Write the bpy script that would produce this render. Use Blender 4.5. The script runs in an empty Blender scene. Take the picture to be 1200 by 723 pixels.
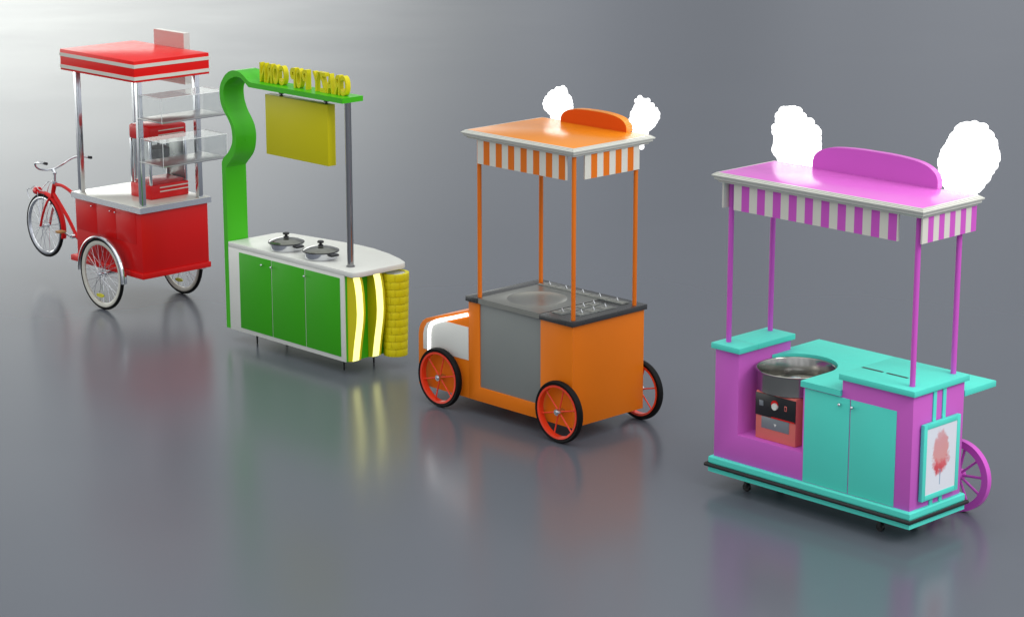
import bpy, bmesh, math, random
from mathutils import Vector, Matrix
random.seed(7)
PI = math.pi
SC = bpy.context.scene
COL = SC.collection
YAW = 0.8041
CAM_F, CAM_P, CAM_R, CAM_H = 2770.635, 0.245754, 0.0012989, 5.2
ORG = {'pink': (2.5560, 14.45057), 'orange': (0.44049, 16.64827), 'green': (-1.27460, 18.42679), 'red': (-3.26950, 20.41742)}

# ------------------------------------------------------------------ materials
def mat(name, col, rough=0.35, metal=0.0, spec=0.5, coat=0.0, var=0.04, bump=0.0, scale=14.0, emis=None, estr=0.0, coat_rough=0.08):
    m = bpy.data.materials.new(name); m.use_nodes = True
    nt = m.node_tree; n = nt.nodes; L = nt.links
    b = n['Principled BSDF']
    b.inputs['Base Color'].default_value = (*col, 1)
    b.inputs['Metallic'].default_value = metal
    b.inputs['Specular IOR Level'].default_value = spec
    b.inputs['Coat Weight'].default_value = coat
    b.inputs['Coat Roughness'].default_value = coat_rough
    tc = n.new('ShaderNodeTexCoord')
    nz = n.new('ShaderNodeTexNoise'); nz.inputs['Scale'].default_value = scale; nz.inputs['Detail'].default_value = 4
    L.new(tc.outputs['Object'], nz.inputs['Vector'])
    mr = n.new('ShaderNodeMapRange')
    mr.inputs['To Min'].default_value = max(0.02, rough - 0.06); mr.inputs['To Max'].default_value = rough + 0.06
    L.new(nz.outputs['Fac'], mr.inputs['Value']); L.new(mr.outputs['Result'], b.inputs['Roughness'])
    if var > 0 and metal < 0.5:
        nz2 = n.new('ShaderNodeTexNoise'); nz2.inputs['Scale'].default_value = 3.0; nz2.inputs['Detail'].default_value = 5
        L.new(tc.outputs['Object'], nz2.inputs['Vector'])
        mr2 = n.new('ShaderNodeMapRange'); mr2.inputs['To Min'].default_value = 1 - var; mr2.inputs['To Max'].default_value = 1 + var
        L.new(nz2.outputs['Fac'], mr2.inputs['Value'])
        mx = n.new('ShaderNodeVectorMath'); mx.operation = 'SCALE'; mx.inputs[0].default_value = col
        L.new(mr2.outputs['Result'], mx.inputs['Scale']); L.new(mx.outputs['Vector'], b.inputs['Base Color'])
    if bump > 0:
        bp = n.new('ShaderNodeBump'); bp.inputs['Strength'].default_value = bump; bp.inputs['Distance'].default_value = 0.002
        L.new(nz.outputs['Fac'], bp.inputs['Height']); L.new(bp.outputs['Normal'], b.inputs['Normal'])
    if emis:
        b.inputs['Emission Color'].default_value = (*emis, 1); b.inputs['Emission Strength'].default_value = estr
    return m

def glass(name, tint, base=0.0, ior=1.45, rough=0.02, diff=None):
    """thin clear sheet: transparent with fresnel gloss, plus a little milky diffuse"""
    m = bpy.data.materials.new(name); m.use_nodes = True
    nt = m.node_tree; n = nt.nodes; L = nt.links; n.clear()
    o = n.new('ShaderNodeOutputMaterial'); t = n.new('ShaderNodeBsdfTransparent'); g = n.new('ShaderNodeBsdfGlossy')
    t.inputs['Color'].default_value = (*tint, 1); g.inputs['Roughness'].default_value = rough
    lw = n.new('ShaderNodeLayerWeight'); pw = n.new('ShaderNodeMath'); pw.operation = 'POWER'; pw.inputs[1].default_value = 4.0
    lw.inputs['Blend'].default_value = 0.5; L.new(lw.outputs['Facing'], pw.inputs[0])
    f = n.new('ShaderNodeMath'); f.operation = 'MULTIPLY_ADD'; f.inputs[1].default_value = 0.5; f.inputs[2].default_value = 0.025; L.new(pw.outputs[0], f.inputs[0])
    mx = n.new('ShaderNodeMixShader'); L.new(f.outputs[0], mx.inputs[0]); L.new(t.outputs[0], mx.inputs[1]); L.new(g.outputs[0], mx.inputs[2])
    last = mx
    if diff:
        d = n.new('ShaderNodeBsdfDiffuse'); d.inputs['Color'].default_value = (*diff, 1)
        m2 = n.new('ShaderNodeMixShader'); m2.inputs[0].default_value = base
        L.new(mx.outputs[0], m2.inputs[1]); L.new(d.outputs[0], m2.inputs[2]); last = m2
    L.new(last.outputs[0], o.inputs['Surface'])
    return m

def emit(name, col, s):
    m = bpy.data.materials.new(name); m.use_nodes = True
    n = m.node_tree.nodes; L = m.node_tree.links; b = n['Principled BSDF']
    b.inputs['Base Color'].default_value = (*[min(c, .8) for c in col], 1)
    b.inputs['Emission Color'].default_value = (*col, 1); b.inputs['Emission Strength'].default_value = s
    return m

M_RED = mat('red_paint', (0.66, 0.008, 0.008), 0.34, spec=0.25)
M_REDROOF = mat('red_roof_paint', (0.80, 0.012, 0.010), 0.30, spec=0.16)
M_REDPL = mat('red_plastic', (0.70, 0.010, 0.012), 0.25, spec=0.35)
M_CREAM = mat('cream_stripe', (0.70, 0.68, 0.60), 0.4)
M_TOP = mat('cream_worktop', (0.66, 0.66, 0.58), 0.16, coat=0.6, bump=0.02)
M_CHROME = mat('chrome', (0.66, 0.67, 0.70), 0.16, metal=1.0)
M_STEEL = mat('brushed_steel', (0.46, 0.46, 0.45), 0.30, metal=1.0)
M_STEELD = mat('dull_steel_sheet', (0.225, 0.24, 0.23), 0.42, metal=0.0, spec=0.3, var=0.02)
M_TYRE = mat('tyre_rubber', (0.006, 0.006, 0.006), 0.6, spec=0.15, var=0.15, bump=0.3, scale=60)
M_RIMC = mat('cream_rim', (0.62, 0.60, 0.52), 0.3)
M_BLACK = mat('black_plastic', (0.012, 0.012, 0.014), 0.3)
M_GREEN = mat('green_lacquer', (0.055, 0.46, 0.008), 0.30, spec=0.25)
M_GREEND = mat('green_door_laminate', (0.045, 0.385, 0.010), 0.42, spec=0.2)
M_WHITE = mat('white_laminate', (0.74, 0.74, 0.69), 0.35)
M_YEL = mat('yellow_lacquer', (0.70, 0.62, 0.008), 0.38, spec=0.25)
M_YELB = mat('yellow_board', (0.62, 0.56, 0.008), 0.4, spec=0.2)
M_ORA = mat('orange_paint', (0.80, 0.188, 0.007), 0.38, spec=0.2)
M_ORAR = mat('orange_roof_lacquer', (0.74, 0.235, 0.008), 0.24, spec=0.4)
M_ORAP = mat('orange_post', (0.76, 0.17, 0.010), 0.35, spec=0.25)
M_ORAD = mat('orange_arch', (0.66, 0.085, 0.003), 0.45, spec=0.1)
M_WHEELR = mat('wheel_red_orange', (0.85, 0.050, 0.014), 0.35, coat=0.3)
M_DARK = mat('dark_metal_counter', (0.055, 0.056, 0.056), 0.28, metal=0.3)
M_MOULD = mat('cream_moulding', (0.60, 0.60, 0.54), 0.22, spec=0.6)
M_PINK = mat('magenta_paint', (0.58, 0.118, 0.53), 0.42, spec=0.2)
M_PINKR = mat('magenta_roof', (0.68, 0.15, 0.60), 0.24, spec=0.5)
M_PINKP = mat('magenta_post', (0.62, 0.10, 0.55), 0.35, spec=0.25)
M_TURQ = mat('turquoise_paint', (0.095, 0.70, 0.58), 0.42, spec=0.2)
M_SALMON = mat('salmon_housing', (0.74, 0.18, 0.15), 0.4, spec=0.2)
M_RUB = mat('black_bumper', (0.010, 0.010, 0.011), 0.5)
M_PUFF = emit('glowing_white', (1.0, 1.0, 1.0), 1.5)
M_STRIPW = emit('white_light_strip', (1.0, 1.0, 1.0), 3.0)
M_STRIPY = emit('yellow_light_strip', (1.0, 1.0, 0.30), 1.35)
M_BOWL = mat('dark_bowl_steel', (0.38, 0.37, 0.34), 0.20, metal=1.0)
M_POLE = mat('dark_steel_pole', (0.30, 0.30, 0.31), 0.16, metal=1.0)
M_TOPS = mat('worn_steel_top', (0.34, 0.34, 0.31), 0.34, metal=1.0, bump=0.15)
M_GLASS = glass('clear_glass', (0.95, 0.96, 0.96), 0.03, diff=(0.7, 0.7, 0.7))
M_EDGE = mat('glass_edge', (0.85, 0.86, 0.85), 0.2)
M_SIGNG = glass('pale_pink_acrylic', (0.97, 0.88, 0.87), 0.30, diff=(0.80, 0.36, 0.34))
M_SIGNW = glass('pale_white_acrylic', (0.97, 0.97, 0.95), 0.32, diff=(0.80, 0.79, 0.74))
M_LID = mat('smoked_glass_lid', (0.10, 0.105, 0.085), 0.10, metal=0.55, coat=1.0)
M_REFL = mat('yellow_reflector', (0.65, 0.60, 0.02), 0.3)
M_WOOD = mat('tan_pedal', (0.40, 0.20, 0.06), 0.5)
M_GREY = mat('grey_plate', (0.20, 0.22, 0.24), 0.35)

# ------------------------------------------------------------------ mesh builder
class MB:
    def __init__(s): s.bm = bmesh.new(); s.mats = []
    def mi(s, m):
        if m is None: return 0
        if m not in s.mats: s.mats.append(m)
        return s.mats.index(m)
    def _merge(s, b, m, bev=0.0, seg=2, xf=None):
        if bev > 0:
            bmesh.ops.bevel(b, geom=[e for e in b.edges if e.calc_face_angle(0) > 0.6], offset=bev, segments=seg, affect='EDGES', profile=0.5, clamp_overlap=True)
        if xf is not None: bmesh.ops.transform(b, matrix=xf, verts=b.verts)
        k = s.mi(m)
        vm = {v: s.bm.verts.new(v.co) for v in b.verts}
        for f in b.faces:
            try:
                nf = s.bm.faces.new([vm[v] for v in f.verts]); nf.material_index = k
            except ValueError: pass
        b.free(); return s
    def box(s, x0, x1, y0, y1, z0, z1, m=None, bev=0.004):
        b = bmesh.new(); bmesh.ops.create_cube(b, size=1)
        bmesh.ops.transform(b, matrix=Matrix.Translation(((x0+x1)/2, (y0+y1)/2, (z0+z1)/2)) @ Matrix.Diagonal((abs(x1-x0), abs(y1-y0), abs(z1-z0), 1)), verts=b.verts)
        mn = min(abs(x1-x0), abs(y1-y0), abs(z1-z0))
        return s._merge(b, m, min(bev, mn*0.3))
    def prism(s, pts, a0, a1, axis='y', m=None, bev=0.0):
        """polygon extruded along an axis; pts are (x,z) for y, (x,y) for z, (y,z) for x"""
        b = bmesh.new()
        def P(p, a):
            return (p[0], a, p[1]) if axis == 'y' else ((p[0], p[1], a) if axis == 'z' else (a, p[0], p[1]))
        A = [b.verts.new(P(p, a0)) for p in pts]; B = [b.verts.new(P(p, a1)) for p in pts]
        n = len(pts)
        b.faces.new(A); b.faces.new(list(reversed(B)))
        for i in range(n): b.faces.new((A[i], B[i], B[(i+1) % n], A[(i+1) % n]))
        bmesh.ops.recalc_face_normals(b, faces=b.faces)
        return s._merge(b, m, bev)
    def cyl(s, p, q, r, m=None, r2=None, seg=20, cap=True):
        p = Vector(p); q = Vector(q); d = q - p; r2 = r if r2 is None else r2
        b = bmesh.new()
        bmesh.ops.create_cone(b, cap_ends=cap, segments=seg, radius1=r, radius2=r2, depth=d.length)
        xf = Matrix.Translation((p+q)/2) @ d.to_track_quat('Z', 'Y').to_matrix().to_4x4()
        return s._merge(b, m, 0, xf=xf)
    def sph(s, c, r, m=None, sc=(1, 1, 1), sub=2):
        b = bmesh.new(); bmesh.ops.create_icosphere(b, subdivisions=sub, radius=r)
        return s._merge(b, m, 0, xf=Matrix.Translation(c) @ Matrix.Diagonal((*sc, 1)))
    def tube(s, pts, r, m=None, seg=10, closed=False, smooth=0):
        pts = [Vector(p) for p in pts]
        for _ in range(smooth):
            q = []
            n = len(pts); rng = range(n) if closed else range(n-1)
            if not closed: q.append(pts[0])
            for i in rng:
                a, c = pts[i], pts[(i+1) % n]; q += [a*.75+c*.25, a*.25+c*.75]
            if not closed: q.append(pts[-1])
            pts = q
        n = len(pts); k = s.mi(m); rings = []
        up = None
        for i in range(n):
            a = pts[(i-1) % n] if (closed or i > 0) else pts[i]; c = pts[(i+1) % n] if (closed or i < n-1) else pts[i]
            t = (c-a).normalized()
            if up is None: up = t.orthogonal().normalized()
            up = (up - t*up.dot(t)).normalized(); w = t.cross(up)
            rings.append([s.bm.verts.new(pts[i] + (up*math.cos(2*PI*j/seg) + w*math.sin(2*PI*j/seg))*r) for j in range(seg)])
        for i in range(n if closed else n-1):
            A, B = rings[i], rings[(i+1) % n]
            for j in range(seg):
                f = s.bm.faces.new((A[j], A[(j+1) % seg], B[(j+1) % seg], B[j])); f.material_index = k
        if not closed:
            f = s.bm.faces.new(list(reversed(rings[0]))); f.material_index = k
            f = s.bm.faces.new(rings[-1]); f.material_index = k
        return s
    def lathe(s, prof, c=(0, 0, 0), axis='z', m=None, seg=48, a0=0.0, a1=2*PI, closed=False):
        """prof: (radius, height). axis z or y. closed: profile is a loop"""
        k = s.mi(m); full = abs(a1-a0-2*PI) < 1e-6; ns = seg if full else seg+1
        R = []
        for i in range(ns):
            a = a0 + (a1-a0)*i/seg; ca, sa = math.cos(a), math.sin(a); row = []
            for (r, h) in prof:
                p = (c[0]+r*ca, c[1]+r*sa, c[2]+h) if axis == 'z' else (c[0]+r*ca, c[1]+h, c[2]+r*sa)
                row.append(s.bm.verts.new(p))
            R.append(row)
        n = len(prof); fs = []
        for i in range(seg):
            A, B = R[i], R[(i+1) % ns]
            for j in range(n if closed else n-1):
                q = (A[j], B[j], B[(j+1) % n], A[(j+1) % n])
                f = s.bm.faces.new(q); f.material_index = k; fs.append(f)
        if not full and closed:
            f = s.bm.faces.new(R[0]); f.material_index = k; f = s.bm.faces.new(list(reversed(R[-1]))); f.material_index = k
        return s
    def rings(s, x0, x1, y0, y1, prof, m=None, cap=True):
        """rectangular moulding: prof is a list of (inset, z)"""
        k = s.mi(m); rs = []
        for (i, z) in prof:
            rs.append([s.bm.verts.new(p) for p in ((x0+i, y0+i, z), (x1-i, y0+i, z), (x1-i, y1-i, z), (x0+i, y1-i, z))])
        for a in range(len(rs)-1):
            for j in range(4):
                f = s.bm.faces.new((rs[a][j], rs[a][(j+1) % 4], rs[a+1][(j+1) % 4], rs[a+1][j])); f.material_index = k
        if cap:
            for r in (rs[0], rs[-1]):
                f = s.bm.faces.new(r); f.material_index = k
        return s
    def build(s, name, m=None, parent=None, off=(0, 0, 0), label=None, sharp=35):
        bmesh.ops.remove_doubles(s.bm, verts=s.bm.verts, dist=1e-6)
        bmesh.ops.recalc_face_normals(s.bm, faces=s.bm.faces)
        bmesh.ops.translate(s.bm, vec=(-off[0], -off[1], -off[2]), verts=s.bm.verts)
        me = bpy.data.meshes.new(name); s.bm.to_mesh(me); s.bm.free()
        if s.mats and m is None:
            for q in s.mats: me.materials.append(q)
        elif m is not None: me.materials.append(m)
        for p in me.polygons: p.use_smooth = True
        me.set_sharp_from_angle(angle=math.radians(sharp))
        o = bpy.data.objects.new(name, me); COL.objects.link(o)
        if parent is not None: o.parent = parent
        if label: o['label'] = label
        return o

def wpos(c, X, Y, Z=0.0):
    ox, oy = ORG[c]; ca, sa = math.cos(YAW), math.sin(YAW)
    return (ox + X*ca + Y*sa, oy - X*sa + Y*ca, Z)

class Thing:
    """an Empty at the base of a thing standing in one cart's frame; parts are modelled in that frame"""
    def __init__(s, cart, name, label, cat, X, Y, Z=0.0, group=None):
        e = bpy.data.objects.new(name, None); COL.objects.link(e); e.empty_display_size = 0.2
        e.location = wpos(cart, X, Y, Z); e.rotation_euler = (0, 0, -YAW)
        e['label'] = label; e['category'] = cat
        if group: e['group'] = group
        s.e = e; s.off = (X, Y, Z)
    def add(s, name, mb, m=None, parent=None, label=None, sharp=35):
        return mb.build(name, m, parent or s.e, s.off, label, sharp)

def copy_part(o, parent, mw):
    c = o.copy(); COL.objects.link(c); c.parent = parent; c.matrix_local = mw
    return c

def bar(x0, x1, y0, y1, z0, z1, bev=0.004): return MB().box(x0, x1, y0, y1, z0, z1, None, bev)

def knob(T, x, y, z, parent, r=0.010, m=None, name='knob'):
    k = MB().cyl((x, y, z), (x, y-0.014, z), r*0.5).sph((x, y-0.02, z), r)
    return T.add(name, k, m or M_CHROME, parent)

def scalloped(outline, cy, depth, seed, br=0.036):
    """lumpy cotton-candy head: overlapping balls that fill an (x,z) outline and bulge front and back"""
    rnd = random.Random(seed)
    mb = MB(); n = len(outline)
    cx = sum(p[0] for p in outline)/n; cz = sum(p[1] for p in outline)/n
    zs = [p[1] for p in outline]; z0, z1 = min(zs), max(zs)
    # widths per height
    def span(z):
        xs = []
        for i in range(n):
            a, b = outline[i], outline[(i+1) % n]
            if (a[1]-z)*(b[1]-z) <= 0 and a[1] != b[1]:
                t = (z-a[1])/(b[1]-a[1]); xs.append(a[0]+(b[0]-a[0])*t)
        return (min(xs), max(xs)) if xs else (cx, cx)
    # outline lumps
    for i in range(n):
        a, b = outline[i], outline[(i+1) % n]
        L = math.hypot(b[0]-a[0], b[1]-a[1]); k = max(1, int(L/(br*1.25)))
        for j in range(k):
            t = j/k; x = a[0]+(b[0]-a[0])*t; z = a[1]+(b[1]-a[1])*t
            r = br*rnd.uniform(.85, 1.1); d = Vector((cx-x, 0, cz-z)); dl = d.length
            if dl < 1e-4: continue
            d = d/dl*min(r*0.96, dl)
            mb.sph((x+d.x, cy, z+d.z), r, sub=2)
    # body: elliptical slices studded with balls
    N = 13
    for i in range(N):
        z = z0+0.02 + (z1-z0-0.06)*i/(N-1)
        xa, xb = span(z); w = (xb-xa)/2; mx = (xa+xb)/2
        w = max(w-0.005, 0.02)
        rr = min(br*1.3, w)
        mb.sph((mx, cy, z), 1.0, sc=(w*0.86, w*depth, br), sub=3)
        k = max(5, int(2*PI*w/0.055))
        for j in range(k):
            a = 2*PI*j/k + rnd.random()*0.5 + i
            r = rr*rnd.uniform(0.6, 0.8)
            mb.sph((mx+(w*.92-r)*math.cos(a), cy+(w-r)*depth*math.sin(a), z+rnd.uniform(-.008, .008)), r, sub=2)
    return mb

def spoked_wheel(T, cx, cy, cz, R, name='wheel', tyre_t=0.034, tyre_w=0.045, rim_m=M_WHEELR, n_spoke=6, hub_m=M_CHROME, side=-1, ph=0.0):
    ro = R; ri = R-tyre_t; w = tyre_w/2
    root = MB().lathe([(ri+.004, -w*.8), (ro-.010, -w), (ro-.002, -w*.55), (ro, 0), (ro-.002, w*.55), (ro-.010, w), (ri+.004, w*.8)], (cx, cy, cz), 'y', None, 72, closed=True)
    tyre = T.add(name, root, M_TYRE)
    rim = MB().lathe([(ri-.012, -w*.95), (ri+.004, -w*1.02), (ri+.004, w*1.02), (ri-.012, w*.95)], (cx, cy, cz), 'y', None, 72, closed=True)
    T.add('rim', rim, rim_m, tyre)
    hub = MB().cyl((cx, cy-w*1.2, cz), (cx, cy+w*1.2, cz), 0.024).cyl((cx, cy-w*1.6, cz), (cx, cy-w*1.0, cz), 0.013)
    T.add('hub', hub, hub_m, tyre)
    for i in range(n_spoke):
        a = ph + 2*PI*i/n_spoke; ca, sa = math.cos(a), math.sin(a)
        sp = MB().cyl((cx+.02*ca, cy, cz+.02*sa), (cx+(ri-.008)*ca, cy, cz+(ri-.008)*sa), 0.0058, seg=10)
        T.add('spoke', sp, rim_m, tyre)
    return tyre

def bike_wheel(T, cx, cy, cz, R, rim_m, name='wheel', n=28, reflector=True, rimw=0.026, hub_red=False):
    tt = 0.030
    c = [(R-tt/2+tt/2*math.cos(a), tt*0.55*math.sin(a)) for a in [2*PI*i/12 for i in range(12)]]
    tyre = T.add(name, MB().lathe(c, (cx, cy, cz), 'y', None, 96, closed=True), M_TYRE, sharp=60)
    ri = R-tt+0.004
    rim = MB().lathe([(ri, -.014), (ri, .014), (ri-rimw*.5, .016), (ri-rimw, .008), (ri-rimw, -.008), (ri-rimw*.5, -.016)], (cx, cy, cz), 'y', None, 96, closed=True)
    T.add('rim', rim, rim_m, tyre)
    hub = MB().cyl((cx, cy-.045, cz), (cx, cy+.045, cz), 0.012).cyl((cx, cy-.032, cz), (cx, cy-.027, cz), 0.026).cyl((cx, cy+.027, cz), (cx, cy+.032, cz), 0.026)
    T.add('hub', hub, M_CHROME, tyre)
    rr = ri-rimw+.003
    for i in range(n):
        a = 2*PI*i/n; sgn = -1 if i % 2 else 1; b = a + (0.9 if (i//2) % 2 else -0.9)
        p = (cx+.024*math.cos(b), cy+.03*sgn, cz+.024*math.sin(b)); q = (cx+rr*math.cos(a), cy, cz+rr*math.sin(a))
        T.add('spoke', MB().cyl(p, q, 0.0019, seg=6), M_CHROME, tyre)
    if reflector:
        b = MB(); pts = [(0.055*math.cos(t), 0.017*math.sin(t)) for t in [2*PI*i/16 for i in range(16)]]
        b.prism([(cx-.01+p[0], cz-R*.60+p[1]) for p in pts], cy-.028, cy-.016, 'y')
        T.add('reflector', b, M_REFL, tyre)
    return tyre

def mudguard(T, cx, cy, cz, R, a0, a1, w, m, thick=0.003):
    prof = [(R-.012, -w/2), (R-.002, -w*.42), (R+.004, -w*.2), (R+.006, 0), (R+.004, w*.2), (R-.002, w*.42), (R-.012, w/2)]
    prof = prof + [(r-thick, h*.97) for r, h in reversed(prof)]
    return T.add('mudguard', MB().lathe(prof, (cx, cy, cz), 'y', None, 56, a0, a1, closed=True), m)

# ================================================================== RED TRIKE CART
T = Thing('red', 'tricycle_cart', 'red cargo tricycle cart with striped canopy, chrome posts and a bicycle front end', 'food cart', -1.0, 0.36)
W, D = -1.025, 0.7246
body = T.add('body', MB().box(W, 0, 0, D, 0.396, 0.9436, None, .003), M_RED)
for (a, b) in ((-1.020, -0.688), (-0.684, -0.390), (-0.386, -0.083)):
    d = T.add('door', bar(a, b, -0.0035, 0.0, 0.655, 0.938, .001), M_RED)
    if a < -.9: knob(T, -0.739, -.004, .906, d, .008)
    elif a < -.6: knob(T, -0.449, -.004, .904, d, .008)
    else: knob(T, -0.372, -.004, .903, d, .008)
T.add('base_plate', bar(-1.122, 0.012, -0.014, D+.012, 0.347, 0.3965, .002), M_RED)
T.add('worktop_rim', MB().rings(W-.028, .026, -.026, D+.026, [(.012, .9436), (0, .9436), (0, .994), (.010, .994)], None, True), M_CHROME)
T.add('worktop', bar(W-.018, .016, -.016, D+.016, 0.990, 0.9965, .001), M_TOP)
for (x, y) in ((-.9625, .035), (-.018, .035), (-.9625, .655), (-.018, .655)):
    T.add('post', bar(x-.0235, x+.0235, y-.0235, y+.0235, 0.9966, 2.112, .003), M_CHROME)
RX0, RX1, RY0, RY1 = -1.102, .040, -.040, D+.040
roof = T.add('canopy', MB().box(RX0, RX1, RY0, RY1, 2.109, 2.296, None, .003), M_REDROOF)
T.add('trim_band', MB().rings(RX0-.004, RX1+.004, RY0-.004, RY1+.004, [(.006, 2.234), (0, 2.234), (0, 2.265), (.006, 2.265)], None, False), M_CREAM, roof)
T.add('trim_band', MB().rings(RX0-.004, RX1+.004, RY0-.004, RY1+.004, [(.006, 2.128), (0, 2.128), (0, 2.159), (.006, 2.159)], None, False), M_CREAM, roof)
T.add('acrylic_sign', MB().box(-.752, -.300, .742, .745, 1.975, 2.437, M_SIGNG, 0).box(-.752, -.300, .746, .812, 1.975, 2.437, M_SIGNW, 0), None, label='translucent pink and white acrylic sign standing behind the canopy')
for z0 in (1.400, 1.784):
    x0, x1, y0, y1, z1 = .010, .367, .0, .690, z0+.213
    c = T.add('display_shelf', MB().box(x0, x1, y0, y1, z0, z0+.012, None, .002), M_STEEL)
    g = MB(); t = .004
    g.box(x0+.03, x1, y0, y0+t, z0+.0125, z1, None, 0).box(x0+.03, x1, y1-t, y1, z0+.0125, z1, None, 0)
    g.box(x1-t, x1, y0+t, y1-t, z0+.0125, z1, None, 0).box(x0+.03, x1, y0, y1, z1+.0005, z1+t, None, 0)
    T.add('glass_pane', g, M_GLASS, c)
    e = MB(); r = .0028
    P = [(x0+.03, y0, z1+t), (x1, y0, z1+t), (x1, y1, z1+t), (x0+.03, y1, z1+t)]
    for i in range(3): e.cyl(P[i], P[i+1], r, seg=6)
    e.cyl((x1, y0, z0), (x1, y0, z1), r, seg=6).cyl((x1, y1, z0), (x1, y1, z1), r, seg=6).cyl((x0+.03, y0, z0), (x0+.03, y0, z1), r, seg=6)
    T.add('glass_edge', e, M_EDGE, c)
# rear wheels
for cy in (-0.09, D+.055):
    w = bike_wheel(T, -.512, cy, .328, .328, M_RIMC, 'rear_wheel', n=32, reflector=True, rimw=.036)
    mudguard(T, -.512, cy, .328, .350, math.radians(-6), math.radians(183), .062, M_CHROME)
T.add('axle', MB().cyl((-.512, -.075, .328), (-.512, D+.05, .328), .013), M_CHROME)
# bicycle front
FX, FY, FZ, FR = -2.112, .36, .462, .305
bike_wheel(T, FX, FY, FZ, FR, M_CHROME, 'front_wheel', reflector=False)
mudguard(T, FX, FY, FZ, .330, math.radians(-14), math.radians(112), .055, M_RED)
T.add('mudguard_stay', MB().cyl((FX, FY-.05, FZ), (FX+.05, FY-.03, FZ+.325), .003, seg=6).cyl((FX, FY-.05, FZ), (FX+.31, FY-.03, FZ+.06), .003, seg=6).cyl((FX, FY-.05, FZ), (FX-.06, FY-.03, FZ+.325), .003, seg=6), M_CHROME)
fk = MB()
for s in (-1, 1): fk.tube([(FX, FY+s*.052, FZ), (-2.075, FY+s*.052, .56), (-2.000, FY+s*.048, .70), (-1.972, FY+s*.02, .755)], .0115, smooth=1)
T.add('fork', fk, M_RED)
fr = MB().cyl((-1.912, FY, .905), (-1.968, FY, .745), .021)
fr.tube([(-1.915, FY, .885), (-1.82, FY, .897), (-1.735, FY, .884), (-1.62, FY, .850), (-1.42, FY, .755), (-1.03, FY, .60)], .0155, smooth=2)
fr.tube([(-1.945, FY, .80), (-1.83, FY, .705), (-1.695, FY, .578), (-1.60, FY, .46), (-1.54, FY, .405), (-1.03, FY, .405)], .0175, smooth=2)
T.add('frame', fr, M_RED)
T.add('stem', MB().cyl((-1.908, FY, .905), (-1.902, FY, 1.005), .0115).cyl((-1.902, FY, .998), (-1.93, FY, 1.032), .016).sph((-1.905, FY, 1.0), .02).cyl((-1.911, FY, .898), (-1.909, FY, .915), .024), M_CHROME)
hb = [(-1.70, .133, 1.147), (-1.80, .120, 1.147), (-1.865, .118, 1.130), (-1.905, .165, 1.07), (-1.932, .26, 1.036), (-1.932, .36, 1.030), (-1.925, .46, 1.062), (-1.90, .53, 1.110), (-1.86, .575, 1.135), (-1.80, .603, 1.142), (-1.70, .626, 1.142)]
h = T.add('handlebar', MB().tube(hb, .0095, smooth=2), M_CHROME)
T.add('grip', MB().cyl((-1.68, .135, 1.147), (-1.715, .131, 1.147), .0135), M_BLACK, h)
T.add('grip', MB().cyl((-1.68, .630, 1.142), (-1.715, .624, 1.142), .0135), M_BLACK, h)
lp = T.add('headlight', MB().lathe([(.0, .05), (.022, .045), (.036, .02), (.040, -.03), (.034, -.036), (.0, -.03)], (0, 0, 0), 'z', None, 24), M_REDPL)
lp.matrix_local = Matrix.Translation((-2.225+1.0, 0, .785)) @ Matrix.Rotation(math.radians(-90), 4, 'Y')
lp.data.transform(Matrix.Translation((-1.0, .36, 0)))
wr = MB().tube([(-2.26, FY-.04, .80), (-2.325, FY-.04, .80), (-2.335, FY-.04, .76), (-2.30, FY-.04, .70)], .0032, smooth=1, seg=6)
wr.tube([(-2.26, FY-.04, .81), (-2.20, FY-.03, .845), (-2.14, FY-.03, .80), (-2.06, FY-.02, .80)], .0032, smooth=1, seg=6)
wr.tube([(-2.16, FY-.02, .78), (-2.06, FY-.02, .86), (-1.99, FY-.02, .91), (-1.95, FY, .905)], .0032, smooth=1, seg=6)
wr.tube([(-2.10, FY+.03, .77), (-2.06, FY+.03, .86), (-1.99, FY+.03, .915)], .0032, smooth=1, seg=6)
T.add('wire_bracket', wr, M_CHROME)
cr = MB().cyl((-1.60, FY-.05, .44), (-1.60, FY+.05, .44), .022).tube([(-1.60, FY-.055, .44), (-1.72, FY-.06, .475)], .009, seg=8)
c = T.add('crank', cr, M_CHROME)
T.add('pedal', bar(-1.735, -1.655, FY-.135, FY-.065, .468, .488, .003), M_WOOD, c)

# popcorn machine on the red cart
P = Thing('red', 'popcorn_machine', 'red glass-sided popcorn machine standing on the tricycle counter', 'popcorn machine', -.357, .465, .9966)
x0, x1, y0, y1 = -.515, -.202, .258, .672
b = P.add('base', MB().box(x0, x1, y0, y1, .9968, 1.125, None, .008), M_REDPL)
for z in (1.062, 1.098): P.add('trim_strip', bar(x1, x1+.003, .355, .668, z-.005, z+.005, .0005), M_CREAM, b)
hd = P.add('head', MB().box(x0, x1, y0, y1, 1.522, 1.655, None, .022), M_REDPL)
for z in (1.572, 1.612): P.add('trim_strip', bar(x1, x1+.003, .36, .640, z-.004, z+.004, .0005), M_CREAM, hd)
for (x, y) in ((x0+.015, y0+.015), (x1-.015, y0+.015), (x0+.015, y1-.015), (x1-.015, y1-.015)):
    P.add('corner_post', bar(x-.010, x+.010, y-.010, y+.010, 1.125, 1.524, .002), M_CHROME)
g = MB().box(x0+.028, x1-.028, y0+.010, y0+.014, 1.126, 1.523, None, 0).box(x1-.014, x1-.010, y0+.028, y1-.028, 1.126, 1.523, None, 0).box(x0+.010, x0+.014, y0+.028, y1-.028, 1.126, 1.523, None, 0)
P.add('glass_pane', g, M_GLASS)
P.add('back_panel', bar(x0+.028, x1-.028, y1-.014, y1-.008, 1.126, 1.523, .001), M_STEEL)
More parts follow.
